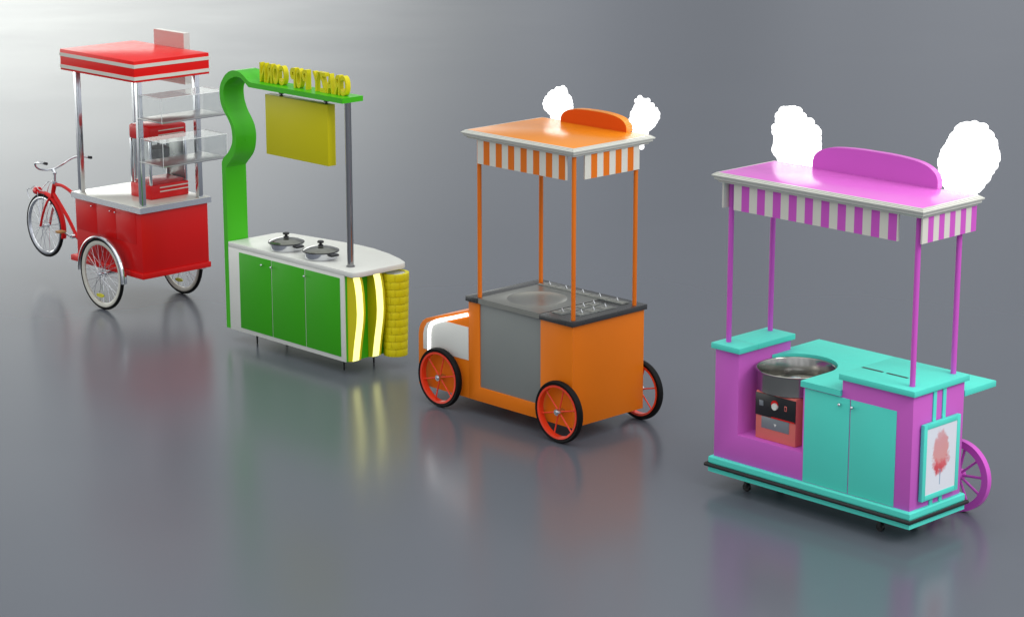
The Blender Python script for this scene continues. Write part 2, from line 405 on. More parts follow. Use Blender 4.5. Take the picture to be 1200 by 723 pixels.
k = MB().lathe([(0, 1.33), (.085, 1.335), (.098, 1.36), (.098, 1.43), (.05, 1.455), (0, 1.46)], (-.36, .47, 0), 'z', None, 32).cyl((-.36, .47, 1.45), (-.36, .47, 1.523), .012).box(-.36, -.34, .37, .385, 1.38, 1.523, None, .001)
P.add('kettle', k, M_BLACK)
P.add('inner_tray', bar(x0+.03, x1-.03, y0+.03, y1-.03, 1.126, 1.150, .002), M_REDPL)

# ================================================================== GREEN CART
T = Thing('green', 'popcorn_stall', 'green and white popcorn stall with a curved green arch and yellow lettering', 'food cart', -.87, .27)
cpts = [(-1.636, 0.0)]
for i in range(7):   # rounded front right corner
    a = -PI/2 + PI/2*i/6; cpts.append((-.035+.055*math.cos(a), .055+.055*math.sin(a)))
for i in range(7):
    a = 0 + 1.15*i/6; cpts.append((-.040+.060*math.cos(a), .500+.075*math.sin(a)))
cpts += [(-.14, .622), (-.34, .680), (-.565, .715), (-.75, .715), (-.906, .696), (-1.20, .650), (-1.50, .598), (-1.59, .565), (-1.624, .510)]
T.add('countertop', MB().prism(cpts, .828, .871, 'z', None, .004), M_WHITE)
bp = [(-1.634, .012), (-.112, .012), (-.100, .02), (-.100, .45), (-.20, .55), (-.55, .65), (-.90, .635), (-1.50, .545), (-1.60, .50)]
T.add('body', MB().prism(bp, .112, .8275, 'z'), M_GREEN)
T.add('front_panel', bar(-1.636, -.1105, 0.0, .0115, .110, .8278, .001), M_WHITE)
for i, (a, b) in enumerate(((-1.486, -1.0535), (-1.0445, -.6125), (-.6035, -.162))):
    d = T.add('door', bar(a, b, -.004, -.0002, .146, .802, .001), M_GREEND)
    knob(T, (-1.158, -1.030, -.592)[i], -.004, .749, d, .010)
for (x, y) in ((-1.40, .10), (-.25, .10), (-.25, .42), (-1.40, .42)):
    T.add('foot', MB().cyl((x, y, 0), (x, y, .112), .007, r2=.009, seg=12), M_BLACK)
# arch, one continuous band
OUT = [(-1.690, .113), (-1.690, 1.476), (-1.690, 1.545), (-1.668, 1.583), (-1.639, 1.607), (-1.597, 1.642), (-1.563, 1.685), (-1.541, 1.725), (-1.534, 1.765), (-1.536, 1.815), (-1.546, 1.863), (-1.566, 1.900), (-1.593, 1.936), (-1.630, 1.975), (-1.660, 2.015), (-1.680, 2.055), (-1.688, 2.096), (-1.690, 2.135), (-1.688, 2.170), (-1.674, 2.213), (-1.647, 2.252), (-1.610, 2.293), (-1.563, 2.324), (-1.515, 2.342), (-1.462, 2.346), (-1.410, 2.338), (-1.364, 2.320), (-1.330, 2.298), (-1.300, 2.280), (-1.262, 2.268), (-.090, 2.268)]
INN = [(-.090, 2.226), (-1.290, 2.226), (-1.325, 2.247), (-1.356, 2.270), (-1.385, 2.286), (-1.415, 2.294), (-1.460, 2.296), (-1.505, 2.284), (-1.555, 2.262), (-1.598, 2.230), (-1.625, 2.197), (-1.637, 2.163), (-1.639, 2.125), (-1.635, 2.089), (-1.626, 2.053), (-1.609, 2.017), (-1.584, 1.975), (-1.552, 1.937), (-1.525, 1.902), (-1.503, 1.866), (-1.490, 1.826), (-1.484, 1.783), (-1.488, 1.730), (-1.498, 1.682), (-1.516, 1.638), (-1.545, 1.600), (-1.580, 1.565), (-1.613, 1.535), (-1.637, 1.510), (-1.637, 1.476), (-1.637, .113)]
band = MB(); nO = len(OUT)
# quads between outline pairs keep the band clean: resample both to the same count
def resample(pts, n):
    ds = [0]
    for i in range(1, len(pts)): ds.append(ds[-1]+math.hypot(pts[i][0]-pts[i-1][0], pts[i][1]-pts[i-1][1]))
    r = []
    for k in range(n):
        t = ds[-1]*k/(n-1); i = 1
        while i < len(ds)-1 and ds[i] < t: i += 1
        f = (t-ds[i-1])/max(1e-9, ds[i]-ds[i-1]); r.append((pts[i-1][0]+(pts[i][0]-pts[i-1][0])*f, pts[i-1][1]+(pts[i][1]-pts[i-1][1])*f))
    return r
def cr(pts, n=4):
    """Catmull-Rom through the points"""
    o = []
    for i in range(len(pts)-1):
        p0 = pts[max(i-1, 0)]; p1 = pts[i]; p2 = pts[i+1]; p3 = pts[min(i+2, len(pts)-1)]
        if math.hypot(p2[0]-p1[0], p2[1]-p1[1]) > .3: o.append(p1); continue
        for k in range(n):
            t = k/n
            o.append(tuple(.5*((2*p1[j])+(-p0[j]+p2[j])*t+(2*p0[j]-5*p1[j]+4*p2[j]-p3[j])*t*t+(-p0[j]+3*p1[j]-3*p2[j]+p3[j])*t**3) for j in (0, 1)))
    o.append(pts[-1]); return o
oo = cr(OUT[2:-1], 3); ii = cr(list(reversed(INN))[2:-1], 3)
oo = [OUT[0]] + resample(oo, 90) + [OUT[-1]]; ii = [INN[-1]] + resample(ii, 90) + [INN[0]]
AY0, AY1 = 0.0, 0.215
vo0 = [band.bm.verts.new((p[0], AY0, p[1])) for p in oo]; vo1 = [band.bm.verts.new((p[0], AY1, p[1])) for p in oo]
vi0 = [band.bm.verts.new((p[0], AY0, p[1])) for p in ii]; vi1 = [band.bm.verts.new((p[0], AY1, p[1])) for p in ii]
for k in range(len(oo)-1):
    for q in ((vo0[k], vo0[k+1], vo1[k+1], vo1[k]), (vi0[k], vi1[k], vi1[k+1], vi0[k+1]), (vo0[k], vi0[k], vi0[k+1], vo0[k+1]), (vo1[k], vo1[k+1], vi1[k+1], vi1[k])):
        band.bm.faces.new(q)
for k in (0, -1): band.bm.faces.new((vo0[k], vo1[k], vi1[k], vi0[k]))
T.add('arch', band, M_GREEN, sharp=30)
T.add('pole', MB().cyl((-.186, .135, .871), (-.186, .135, 2.2255), .0265, seg=28).cyl((-.186, .135, .8712), (-.186, .135, .880), .036, seg=28), M_POLE)
# letters (they face the far side, so the words read mirrored from here)
def letter_mesh(ch, x_right, w, z0, h, yc, depth):
    cu = bpy.data.curves.new('letter_curve', 'FONT'); cu.body = ch; cu.size = 1; cu.extrude = 0.1; cu.offset = 0.030; cu.resolution_u = 6
    ob = bpy.data.objects.new('letter_curve', cu); COL.objects.link(ob)
    dg = bpy.context.evaluated_depsgraph_get(); me = bpy.data.meshes.new_from_object(ob.evaluated_get(dg))
    bpy.data.objects.remove(ob); bpy.data.curves.remove(cu)
    xs = [v.co.x for v in me.vertices]; ys = [v.co.y for v in me.vertices]; zs = [v.co.z for v in me.vertices]
    bb = MB()
    bb.bm.from_mesh(me); bpy.data.meshes.remove(me)
    for v in bb.bm.verts:
        fx = (v.co.x-min(xs))/(max(xs)-min(xs)); fy = (v.co.y-min(ys))/(max(ys)-min(ys)); fz = (v.co.z-min(zs))/(max(zs)-min(zs))
        v.co = (x_right - fx*w, yc - depth/2 + fz*depth, z0 + fy*h)
    return bb
for word, xr, xl in (('CRAZY', -.140, -.573), ('POP', -.634, -.862), ('CORN', -.920, -1.262)):
    n = len(word); p = (xr-xl)/n
    for i, ch in enumerate(word):
        T.add('letter', letter_mesh(ch, xr-p*i, p*.88, 2.2682, .160, .11, .045), M_YEL, sharp=50)
# corn husk fins with lit fronts
fin = [(-.0998, .822), (-.030, .820), (-.012, .77), (.003, .69), (.011, .60), (.013, .53), (.007, .45), (-.006, .38), (-.022, .30), (-.038, .21), (-.052, .122), (-.0998, .112)]
for y0 in (.022, .235):
    f = T.add('fin', MB().prism(fin, y0, y0+.094, 'y'), M_YEL, sharp=20)
    st = MB(); cv = fin[1:-1]
    for k in range(len(cv)-1):
        (xa, za), (xb, zb) = cv[k], cv[k+1]
        st.bm.faces.new([st.bm.verts.new(v) for v in ((xa+.002, y0+.004, za), (xa+.002, y0+.070, za), (xb+.002, y0+.070, zb), (xb+.002, y0+.004, zb))])
        st.bm.faces.new([st.bm.verts.new(v) for v in ((xa-.001, y0+.004, za), (xa+.002, y0+.004, za), (xb+.002, y0+.004, zb), (xb-.001, y0+.004, zb))])
    T.add('light_strip', st, M_STRIPY, f, sharp=20)
# corn cob column of yellow blocks
cc = MB(); nr = 11; cx, cy = -.030, .470
for k in range(nr):
    z0 = .105+(.800-.105)*k/nr; z1 = .105+(.800-.105)*(k+1)/nr - .0012
    R0 = .100+.020*(k/nr); nb = 9
    for j in range(nb):
        a0 = 2*PI*j/nb + (k % 2)*PI/nb + .004; a1 = a0 + 2*PI/nb - .008
        pts = [(cx+R0*math.cos(a0+(a1-a0)*t/6), cy+R0*math.sin(a0+(a1-a0)*t/6)) for t in range(7)] + [(cx+(R0-.03)*math.cos(a1), cy+(R0-.03)*math.sin(a1)), (cx+(R0-.03)*math.cos(a0), cy+(R0-.03)*math.sin(a0))]
        cc.prism(pts, z0, z1, 'z', None, .003)
cc.cyl((cx, cy, .108), (cx, cy, .770), .0935, r2=.108, seg=48)
col_ = T.add('corn_column', cc, M_YEL, sharp=40)
T.add('column_top', MB().cyl((cx, cy, .7705), (cx, cy, .793), .0885, seg=48), M_WHITE, col_)
# hanging board below the header
S = Thing('green', 'hanging_sign', 'blank yellow board hanging under the green header', 'sign board', -.765, .112, 1.68)
S.add('board', bar(-1.168, -.364, .072, .152, 1.678, 2.176, .003), M_YELB)
for x in (-1.0, -.425):
    S.add('hanger', MB().cyl((x, .112, 2.176), (x, .112, 2.2255), .009, seg=12).cyl((x, .112, 2.193), (x, .112, 2.205), .022, seg=16).cyl((x, .112, 2.1765), (x, .112, 2.184), .018, seg=16), M_BLACK)
# pots
def pot(X, Y, label):
    p = Thing('green', 'cooking_pot', label, 'pot', X, Y, .8712, group='lidded pots on the white counter')
    Z = .8713
    p.add('pan', MB().lathe([(0, Z), (.128, Z), (.136, Z+.006), (.140, Z+.055), (.146, Z+.058), (.146, Z+.061), (.136, Z+.061), (.132, Z+.008), (0, Z+.008)], (X, Y, 0), 'z', None, 64), M_CHROME)
    l = p.add('lid', MB().lathe([(.132, Z+.060), (.150, Z+.062), (.148, Z+.067), (.120, Z+.082), (.080, Z+.095), (.040, Z+.102), (0, Z+.104)], (X, Y, 0), 'z', None, 64), M_LID)
    p.add('lid_rim', MB().lathe([(.143, Z+.0615), (.1525, Z+.0615), (.1525, Z+.068), (.146, Z+.0695)], (X, Y, 0), 'z', None, 64, closed=True), M_BLACK, l)
    p.add('lid_knob', MB().lathe([(0, Z+.102), (.024, Z+.103), (.022, Z+.112), (.011, Z+.117), (.012, Z+.124), (.027, Z+.130), (.029, Z+.139), (.020, Z+.147), (0, Z+.149)], (X, Y, 0), 'z', None, 32), M_BLACK, l)
    for s in (1, -1):
        p.add('handle', MB().box(min(X+s*.140, X+s*.190), max(X+s*.140, X+s*.190), Y-.040, Y+.040, Z+.040, Z+.058, None, .007), M_BLACK)
pot(-1.052, .165, 'lidded steel pot farther from the steel pole')
pot(-.600, .165, 'lidded steel pot beside the steel pole')

# ================================================================== ORANGE CART
T = Thing('orange', 'car_shaped_cart', 'orange car-shaped cart with red spoked wheels and striped awning', 'food cart', -.8, .38)
D = .7631
hoodp = [(-1.1105, .114), (-1.1105, .806), (-1.30, .752), (-1.45, .706), (-1.560, .672), (-1.600, .658), (-1.635, .636), (-1.662, .604), (-1.680, .565), (-1.688, .520), (-1.690, .114)]
T.add('hood', MB().prism(hoodp, 0, D, 'y', None, .004), M_ORA, sharp=25)
bd = MB().box(-1.11, 0, .020, D, .114, .8845, None, .002)
bd.prism([(-1.11, .1145), (0, .1145), (0, .8843), (-.332, .8843), (-.332, .226), (-.990, .226), (-.990, .8843), (-1.11, .8843)], 0, .0195, 'y', None, .001)
T.add('body', bd, M_ORA)
T.add('white_panel', MB().prism([(-1.112, .416), (-1.112, .676), (-1.378, .676), (-1.46, .668), (-1.53, .652), (-1.585, .625), (-1.615, .58), (-1.629, .53), (-1.629, .411)], -.004, -.0003, 'y', None, .0008), M_WHITE)
st = MB(); path = [(-1.5605, .447), (-1.557, .54), (-1.548, .592), (-1.524, .628), (-1.487, .652), (-1.43, .675), (-1.30, .716), (-1.1115, .778)]
path = cr(path, 3); hw = .0135
def ribbon(path, hw):
    L, R = [], []
    for k, (x, z) in enumerate(path):
        a = path[max(k-1, 0)]; b = path[min(k+1, len(path)-1)]; dx, dz = b[0]-a[0], b[1]-a[1]; l = math.hypot(dx, dz)
        L.append((x-dz/l*hw, z+dx/l*hw)); R.append((x+dz/l*hw, z-dx/l*hw))
    return L + list(reversed(R))
st.prism(ribbon(path, hw), -.010, -.0045, 'y')
st.box(-1.574, -1.547, -.010, -.0045, .408, .438, None, .001)
T.add('light_strip', st, M_STRIPW)
T.add('steel_panel', bar(-.989, -.333, .008, .0192, .2265, .8843, .001), M_STEELD)
# counter in pieces round the steel cooking top
ct = MB().box(-1.129, -1.001, -.0165, D+.0165, .885, .924, None, .002).box(-.3325, .0165, -.0165, D+.0165, .885, .924, None, .002).box(-1.0005, -.333, .7105, D+.0165, .885, .924, None, .002)
ct.box(-1.0005, -.333, .621, .710, .885, .924, None, .001)
T.add('counter', ct, M_DARK)
# steel top with a round well
top = MB(); X0, X1, Y0, Y1, ZT = -1.0, -.334, -.010, .620, .926
cx, cy, R = -.675, .305, .225; N = 64
outer = []
for i in range(N):
    a = 2*PI*i/N; ca, sa = math.cos(a), math.sin(a)
    t = min((X1-cx)/ca if ca > 1e-6 else ((X0-cx)/ca if ca < -1e-6 else 9), (Y1-cy)/sa if sa > 1e-6 else ((Y0-cy)/sa if sa < -1e-6 else 9))
    outer.append((cx+ca*t, cy+sa*t, ZT))
for c_ in ((X0, Y0), (X1, Y0), (X1, Y1), (X0, Y1)):
    i = min(range(N), key=lambda k: (outer[k][0]-c_[0])**2+(outer[k][1]-c_[1])**2); outer[i] = (*c_, ZT)
vo = [top.bm.verts.new(p) for p in outer]; prev = vo
for (r, z) in ((R+.012, ZT), (R+.006, ZT+.002), (R, ZT+.001), (R-.008, ZT-.003), (R-.06, ZT-.012), (R-.13, ZT-.016), (.03, ZT-.018)):
    ring = [top.bm.verts.new((cx+r*math.cos(2*PI*i/N), cy+r*math.sin(2*PI*i/N), z)) for i in range(N)]
    for i in range(N): top.bm.faces.new((prev[i], prev[(i+1) % N], ring[(i+1) % N], ring[i]))
    prev = ring
top.bm.faces.new(prev)
for k in range(N):  # skirt
    a, b = outer[k], outer[(k+1) % N]
    top.bm.faces.new([top.bm.verts.new(v) for v in (a, b, (b[0], b[1], .8855), (a[0], a[1], .8855))])
T.add('cooking_top', top, M_TOPS)
# lidded trays with small wire knobs
def tray(x0, x1, y0, y1, along, n):
    t = T.add('topping_tray', MB().box(x0, x1, y0, y1, .9245, .930, None, .001), M_STEELD)
    for k in range(n):
        if along == 'x': a, b, c, d = x0+(x1-x0)*k/n+.006, x0+(x1-x0)*(k+1)/n-.006, y0+.008, y1-.008
        else: a, b, c, d = x0+.008, x1-.008, y0+(y1-y0)*k/n+.006, y0+(y1-y0)*(k+1)/n-.006
        l = T.add('tray_lid', MB().box(a, b, c, d, .9302, .935, None, .002), M_TOPS, t)
        mx, my = (a+b)/2, (c+d)/2
        kk = MB().tube([(mx-.014, my, .935), (mx, my, .958), (mx+.014, my, .935)], .0028, seg=6)
        # the wire handle belongs to its lid
        l2 = kk.build('lid_handle', M_CHROME, t, T.off)
tray(-1.000, -.100, .625, .708, 'x', 5)
tray(-.300, -.195, .085, .530, 'y', 4)
tray(-.175, -.070, .150, .530, 'y', 3)
for (x, y) in ((-.0269, .0341), (-1.0205, .0341), (-1.0205, .6835), (-.0269, .6835)):
    xx = x
    T.add('post', MB().cyl((xx, y, .9242), (xx, y, 2.140), .0165, seg=24), M_ORAP)
# roof
def roof(T, x0, x1, y0, y1, zl, zb, m_top):
    r = T.add('roof', MB().rings(x0, x1, y0, y1, [(.050, zb), (.036, zb+.002), (.030, zb+.014), (.014, zb+.022), (.012, zl-.014), (.002, zl-.010), (0, zl-.004), (0, zl), (.005, zl+.003), (.009, zl+.0005), (.010, zl+.008), (.017, zl+.010), (.020, zl+.007), (.021, zl+.015), (.031, zl+.017), (.034, zl+.012)], None, True), M_MOULD, sharp=20)
    T.add('roof_panel', MB().box(x0+.034, x1-.034, y0+.034, y1-.034, zl-.01, zl+.0165, None, .002), m_top, r)
    return r
rf = roof(T, -1.1365, .048, -.048, D+.048, 2.186, 2.136, M_ORAR)
def valance(T, axis, a0, a1, z0, z1, c0, c1, n, first, mA, mB_, endA=None, label=None):
    """hanging striped board; n stripes alternating, material baked per stripe"""
    v = MB()
    for k in range(n):
        m = (mA if k % 2 == 0 else mB_) if first == 0 else (mB_ if k % 2 == 0 else mA)
        s0, s1 = a0+(a1-a0)*k/n, a0+(a1-a0)*(k+1)/n
        if axis == 'x': v.box(s0, s1, c0, c1, z0, z1, m, 0)
        else: v.box(c0, c1, s0, s1, z0, z1, m, 0)
    if endA:
        if axis == 'x': v.box(a1, a1+.012, c0, c1, z0, z1, mA, 0)
        else: v.box(c0, c1, a1, a1+.012, z0, z1, mA, 0)
    return T.add('valance', v, None)
valance(T, 'x', -1.004, -.083, 1.957, 2.1355, 0.0, .012, 14, 0, M_CREAM, M_ORAP, True)
valance(T, 'y', .118, .692, 1.958, 2.1355, -.012, 0.0, 9, 0, M_CREAM, M_ORAP)
valance(T, 'y', .118, .692, 1.958, 2.1355, -1.060, -1.048, 9, 0, M_CREAM, M_ORAP)
def arch_board(T, pts, y0, y1, m, m2):
    p = [pts[0]] + cr(pts[1:-1], 5) + [pts[-1]]
    q = [(x + (.004 if x < (p[0][0]+p[-1][0])/2 else -.004), z - (.004 if z > pts[0][1]+.01 else 0)) for x, z in p]
    return T.add('crest', MB().prism(p, y0+.002, y1, 'y', m2, 0).prism(q, y0, y0+.0019, 'y', m, 0), None, sharp=30)  # lighter material on the edges paints in the light falling on them
arch_board(T, [(-.872, 2.2025), (-.872, 2.235), (-.850, 2.268), (-.800, 2.297), (-.735, 2.313), (-.64, 2.322), (-.52, 2.3245), (-.40, 2.322), (-.31, 2.313), (-.245, 2.297), (-.200, 2.268), (-.183, 2.235), (-.183, 2.2025)], .742, .806, M_ORAD, M_ORAR)
puff = [(-.241, 2.169), (-.248, 2.256), (-.275, 2.277), (-.267, 2.326), (-.228, 2.394), (-.223, 2.435), (-.186, 2.464), (-.143, 2.44), (-.094, 2.43), (-.046, 2.396), (-.013, 2.368), (.014, 2.327), (-.032, 2.25), (-.101, 2.194), (-.148, 2.092), (-.163, 2.058), (-.185, 2.10)]
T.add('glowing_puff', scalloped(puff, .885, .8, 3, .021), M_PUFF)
puff = [(-1.060, 2.12), (-1.089, 2.18), (-1.146, 2.232), (-1.187, 2.293), (-1.172, 2.335), (-1.125, 2.381), (-1.064, 2.419), (-.982, 2.449), (-.952, 2.415), (-.946, 2.386), (-.916, 2.354), (-.897, 2.276), (-.966, 2.224), (-.971, 2.19), (-1.00, 2.12)]
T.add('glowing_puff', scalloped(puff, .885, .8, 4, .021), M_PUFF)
for (x, y, ph) in ((-.0865, -.05, .25), (-1.387, -.05, .25), (-.0865, D+.05, .25), (-1.387, D+.05, .25)):
    spoked_wheel(T, x, y, .2348, .2348, ph=ph, n_spoke=6, tyre_t=.036, tyre_w=.05)
for x in (-.0865, -1.387): T.add('axle', MB().cyl((x, -.05, .2348), (x, D+.05, .2348), .012), M_CHROME)

# ================================================================== PINK CART
T = Thing('pink', 'candy_floss_cart', 'magenta and turquoise cotton candy cart with striped awning and picture panel', 'food cart', -.85, .3)
D = .5476; W = -1.6704
b = MB().prism([(W, .2225), (0, .2225), (0, .9935), (-.572, .9935), (-.572, .8805), (-.895, .8805), (-.895, .417), (-1.460, .417), (-1.460, .9935), (W, .9935)], 0, D, 'y', None, .002)
b.box(-1.4598, -.8952, D, D+.012, .4175, .8800, None, .001)
T.add('body', b, M_PINK)
pl = MB().rings(W-.026, .024, -.026, D+.026, [(.030, .112), (0, .112), (0, .150), (.006, .152), (.006, .176), (0, .178), (0, .214), (.008, .2235), (.030, .2235)], None, True)
T.add('plinth', pl, M_TURQ, sharp=20)
x0, x1, y0, y1 = W-.040, .036, -.040, D+.040
T.add('bumper', MB().tube([(x0, y1, .164), (x0, y0, .164), (x1, y0, .164), (x1, y1, .164)], .014, seg=12), M_RUB)
T.add('counter', MB().box(-1.694, -1.437, -.024, .172, .9945, 1.034, M_TURQ, .003).box(-1.694, -1.437, .1722, D+.022, .9945, 1.034, M_TURQ, .003), M_TURQ)
T.add('counter', MB().box(-.587, .023, -.024, D+.024, .9945, 1.034, None, .003), M_TURQ)
# lower worktop with the round cut-out
CX, CY, CR = -1.186, .275, .281
pts = [(-.905, -.020), (-.010, -.020), (-.010, .910), (-1.500, .910), (-1.500, D+.022), (-1.4595, D+.022)]
arc = []
for i in range(0, 33):
    a = PI*i/32
    arc.append((CX+CR*math.cos(a), CY+CR*math.sin(a)))
arc = [p for p in arc if p[0] > -1.4595]
arc = list(reversed(arc)) + [(-.905, CY-.02)]
bd = MB().prism([(-.905, -.020), (-.5725, -.020), (-.5725, .5)] + [(-.5725, .56), (-1.186, .5605)] + list(reversed([p for p in arc if p[0] > -1.186 and p[1] > .26])), .8806, .9206, 'z')
# simple robust split: right block, back strip, left sliver
bd.bm.free(); bd = MB()
right = [(-.5725, -.020), (-.5725, .5605), (CX, .5605)] + [(CX+CR*math.sin(PI/2*i/24), CY+CR*math.cos(PI/2*i/24)) for i in range(25)] + [(-.905, -.020)]
left = [(CX, .5605), (-1.4595, .5605)] + [(CX-CR*math.cos(PI/2*i/24), CY+CR*math.sin(PI/2*i/24)) for i in range(0, 25) if CX-CR*math.cos(PI/2*i/24) > -1.4595]
bd.prism(right, .8807, .9210, 'z').prism(left, .8807, .9210, 'z')
bd.box(-1.500, -.002, .5606, .910, .8807, .9210, None, .002)
T.add('worktop', bd, M_TURQ)
T.add('slot', MB().box(-.575, -.405,   .198, .219, 1.0341, 1.0355, None, 0), M_BLACK)
T.add('slot', MB().box(-.375, -.205,   .198, .219, 1.0341, 1.0355, None, 0), M_BLACK)
for (a, b_, kx) in ((-.879, -.5035, -.575), (-.4955, -.126, -.472)):
    d = T.add('door', bar(a, b_, -.005, -.0003, .228, .871, .001), M_TURQ)
    knob(T, kx, -.005, .825, d, .012)
for y in (.203, .306):
    T.add('strap', MB().box(.0003, .009, y, y+.034, .2237, .9940, None, .001), M_TURQ)
fr = MB(); fy0, fy1, fz0, fz1, bw = .078, .470, .276, .792, .036
fr.box(.0095, .038, fy0, fy0+bw, fz0, fz1, None, .003).box(.0095, .038, fy1-bw, fy1, fz0, fz1, None, .003)
fr.box(.0095, .038, fy0+bw, fy1-bw, fz0, fz0+bw, None, .003).box(.0095, .038, fy0+bw, fy1-bw, fz1-bw, fz1, None, .003)
pf = T.add('picture_frame', fr, M_TURQ)
# the picture: pink cotton candy on a stick, a flat print
pm = bpy.data.materials.new('candy_print'); pm.use_nodes = True
nt = pm.node_tree; n = nt.nodes; L = nt.links; bs = n['Principled BSDF']; bs.inputs['Roughness'].default_value = .3
tc = n.new('ShaderNodeTexCoord'); sp = n.new('ShaderNodeSeparateXYZ'); L.new(tc.outputs['Object'], sp.inputs[0])
def mth(op, a, b=None, clamp=False):
    x = n.new('ShaderNodeMath'); x.operation = op; x.use_clamp = clamp
    for i, v in enumerate((a, b)):
        if v is None: continue
        if isinstance(v, (int, float)): x.inputs[i].default_value = v
        else: L.new(v, x.inputs[i])
    return x.outputs[0]
yy = mth('SUBTRACT', sp.outputs['Y'], .268-T.off[1]); zz = mth('SUBTRACT', sp.outputs['Z'], .582)
nz = n.new('ShaderNodeTexNoise'); nz.inputs['Scale'].default_value = 13; nz.inputs['Detail'].default_value = 6; L.new(tc.outputs['Object'], nz.inputs['Vector'])
nw = n.new('ShaderNodeTexNoise'); nw.inputs['Scale'].default_value = 30; nw.inputs['Detail'].default_value = 3; L.new(tc.outputs['Object'], nw.inputs['Vector'])
sw = n.new('ShaderNodeSeparateColor'); L.new(nw.outputs['Color'], sw.inputs[0])
yc = yy; yy = mth('ADD', yy, mth('MULTIPLY', mth('SUBTRACT', sw.outputs[0], .5), .075)); zc = zz; zz = mth('ADD', zz, mth('MULTIPLY', mth('SUBTRACT', sw.outputs[1], .5), .085))
wob = mth('MULTIPLY', mth('SUBTRACT', nz.outputs['Fac'], .5), .78)
taper = mth('SUBTRACT', .088, mth('MULTIPLY', zz, .12))
d2 = mth('ADD', mth('POWER', mth('DIVIDE', yy, taper), 2), mth('POWER', mth('DIVIDE', zz, .153), 2))
msk = n.new('ShaderNodeMapRange'); msk.inputs['From Min'].default_value = 1.14; msk.inputs['From Max'].default_value = .70
L.new(mth('ADD', d2, wob), msk.inputs['Value'])
rp = n.new('ShaderNodeValToRGB'); L.new(mth('ADD', mth('ADD', mth('MULTIPLY', zz, 3.0), .5), mth('MULTIPLY', wob, .55)), rp.inputs[0])
e = rp.color_ramp.elements; e[0].position = .12; e[0].color = (.62, .07, .09, 1); e[1].position = .95; e[1].color = (.68, .42, .45, 1)
q = e.new(.30); q.color = (.68, .13, .15, 1); q = e.new(.42); q.color = (.70, .32, .31, 1); q = e.new(.7); q.color = (.68, .33, .35, 1)
mx = n.new('ShaderNodeMix'); mx.data_type = 'RGBA'; mx.inputs['A'].default_value = (.74, .76, .82, 1)
L.new(msk.outputs[0], mx.inputs['Factor']); L.new(rp.outputs[0], mx.inputs['B'])
stx = mth('LESS_THAN', mth('ABSOLUTE', mth('ADD', yc, mth('MULTIPLY', mth('SUBTRACT', nz.outputs['Fac'], .5), .01))), .0042)
stz = mth('MULTIPLY', mth('LESS_THAN', zc, -.12), mth('GREATER_THAN', zc, -.225))
mx2 = n.new('ShaderNodeMix'); mx2.data_type = 'RGBA'; mx2.inputs['B'].default_value = (.22, .36, .50, 1)
L.new(mth('MULTIPLY', stx, stz), mx2.inputs['Factor']); L.new(mx.outputs['Result'], mx2.inputs['A'])
L.new(mx2.outputs['Result'], bs.inputs['Base Color'])
T.add('picture', MB().box(.0097, .0350, fy0+bw-.002, fy1-bw+.002, fz0+bw-.002, fz1-bw+.002, None, 0), pm, pf, label='print of pink cotton candy on a stick')
for (x, y) in ((-.0677, .0725), (-1.6183, .0725), (-.0677, .5123), (-1.6183, .5123)):
    T.add('post', MB().cyl((x, y, 1.0342), (x, y, 2.160), .0185, seg=24), M_PINKP)
rf = roof(T, -1.6955, .0527, -.0527, D+.0527, 2.2046, 2.152, M_PINKR)
valance(T, 'x', -1.544, -.190, 1.975, 2.1515, .006, .018, 20, 0, M_CREAM, M_PINKP, True)
valance(T, 'y', .010, .583, 1.985, 2.1515, -.006, .006, 10, 0, M_CREAM, M_PINKP)
valance(T, 'y', .010, .583, 1.975, 2.1515, -1.650, -1.638, 10, 0, M_CREAM, M_PINKP)
arch_board(T, [(-1.318, 2.2212), (-1.318, 2.27), (-1.300, 2.312), (-1.255, 2.348), (-1.18, 2.375), (-1.08, 2.389), (-.936, 2.397), (-.80, 2.398), (-.66, 2.397), (-.52, 2.389), (-.42, 2.375), (-.345, 2.348), (-.300, 2.312), (-.282, 2.27), (-.282, 2.2212)], .548, .596, M_PINK, M_PINKR)
puff = [(-1.70, 2.12), (-1.731, 2.192), (-1.752, 2.242), (-1.786, 2.248), (-1.774, 2.336), (-1.771, 2.374), (-1.801, 2.429), (-1.77, 2.448), (-1.762, 2.531), (-1.715, 2.573), (-1.659, 2.588), (-1.617, 2.585), (-1.578, 2.558), (-1.527, 2.544), (-1.497, 2.505), (-1.441, 2.481), (-1.403, 2.452), (-1.381, 2.415), (-1.374, 2.313), (-1.41, 2.272), (-1.421, 2.204), (-1.45, 2.12)]
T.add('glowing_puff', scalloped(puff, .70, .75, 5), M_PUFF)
puff = [(-.30, 2.12), (-.333, 2.207), (-.336, 2.259), (-.386, 2.338), (-.393, 2.371), (-.371, 2.443), (-.347, 2.48), (-.296, 2.572), (-.248, 2.629), (-.188, 2.657), (-.118, 2.657), (-.057, 2.645), (-.006, 2.612), (.047, 2.564), (.055, 2.515), (.08, 2.451), (.066, 2.399), (.039, 2.353), (.008, 2.293), (-.044, 2.239), (-.077, 2.201), (-.11, 2.12)]
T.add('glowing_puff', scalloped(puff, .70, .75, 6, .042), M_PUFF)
# casters
for (x, y) in ((-1.44, .09), (-.29, .09), (-.29, .46), (-1.44, .46)):
    c = T.add('caster', MB().box(x-.012, x+.012, y-.020, y-.016, .025, .112, None, .001).box(x-.012, x+.012, y+.016, y+.020, .025, .112, None, .001).box(x-.014, x+.014, y-.022, y+.022, .105, .112, None, .001), M_DARK)
    T.add('caster_wheel', MB().cyl((x, y-.012, .028), (x, y+.012, .028), .028, seg=24), M_RUB, c)
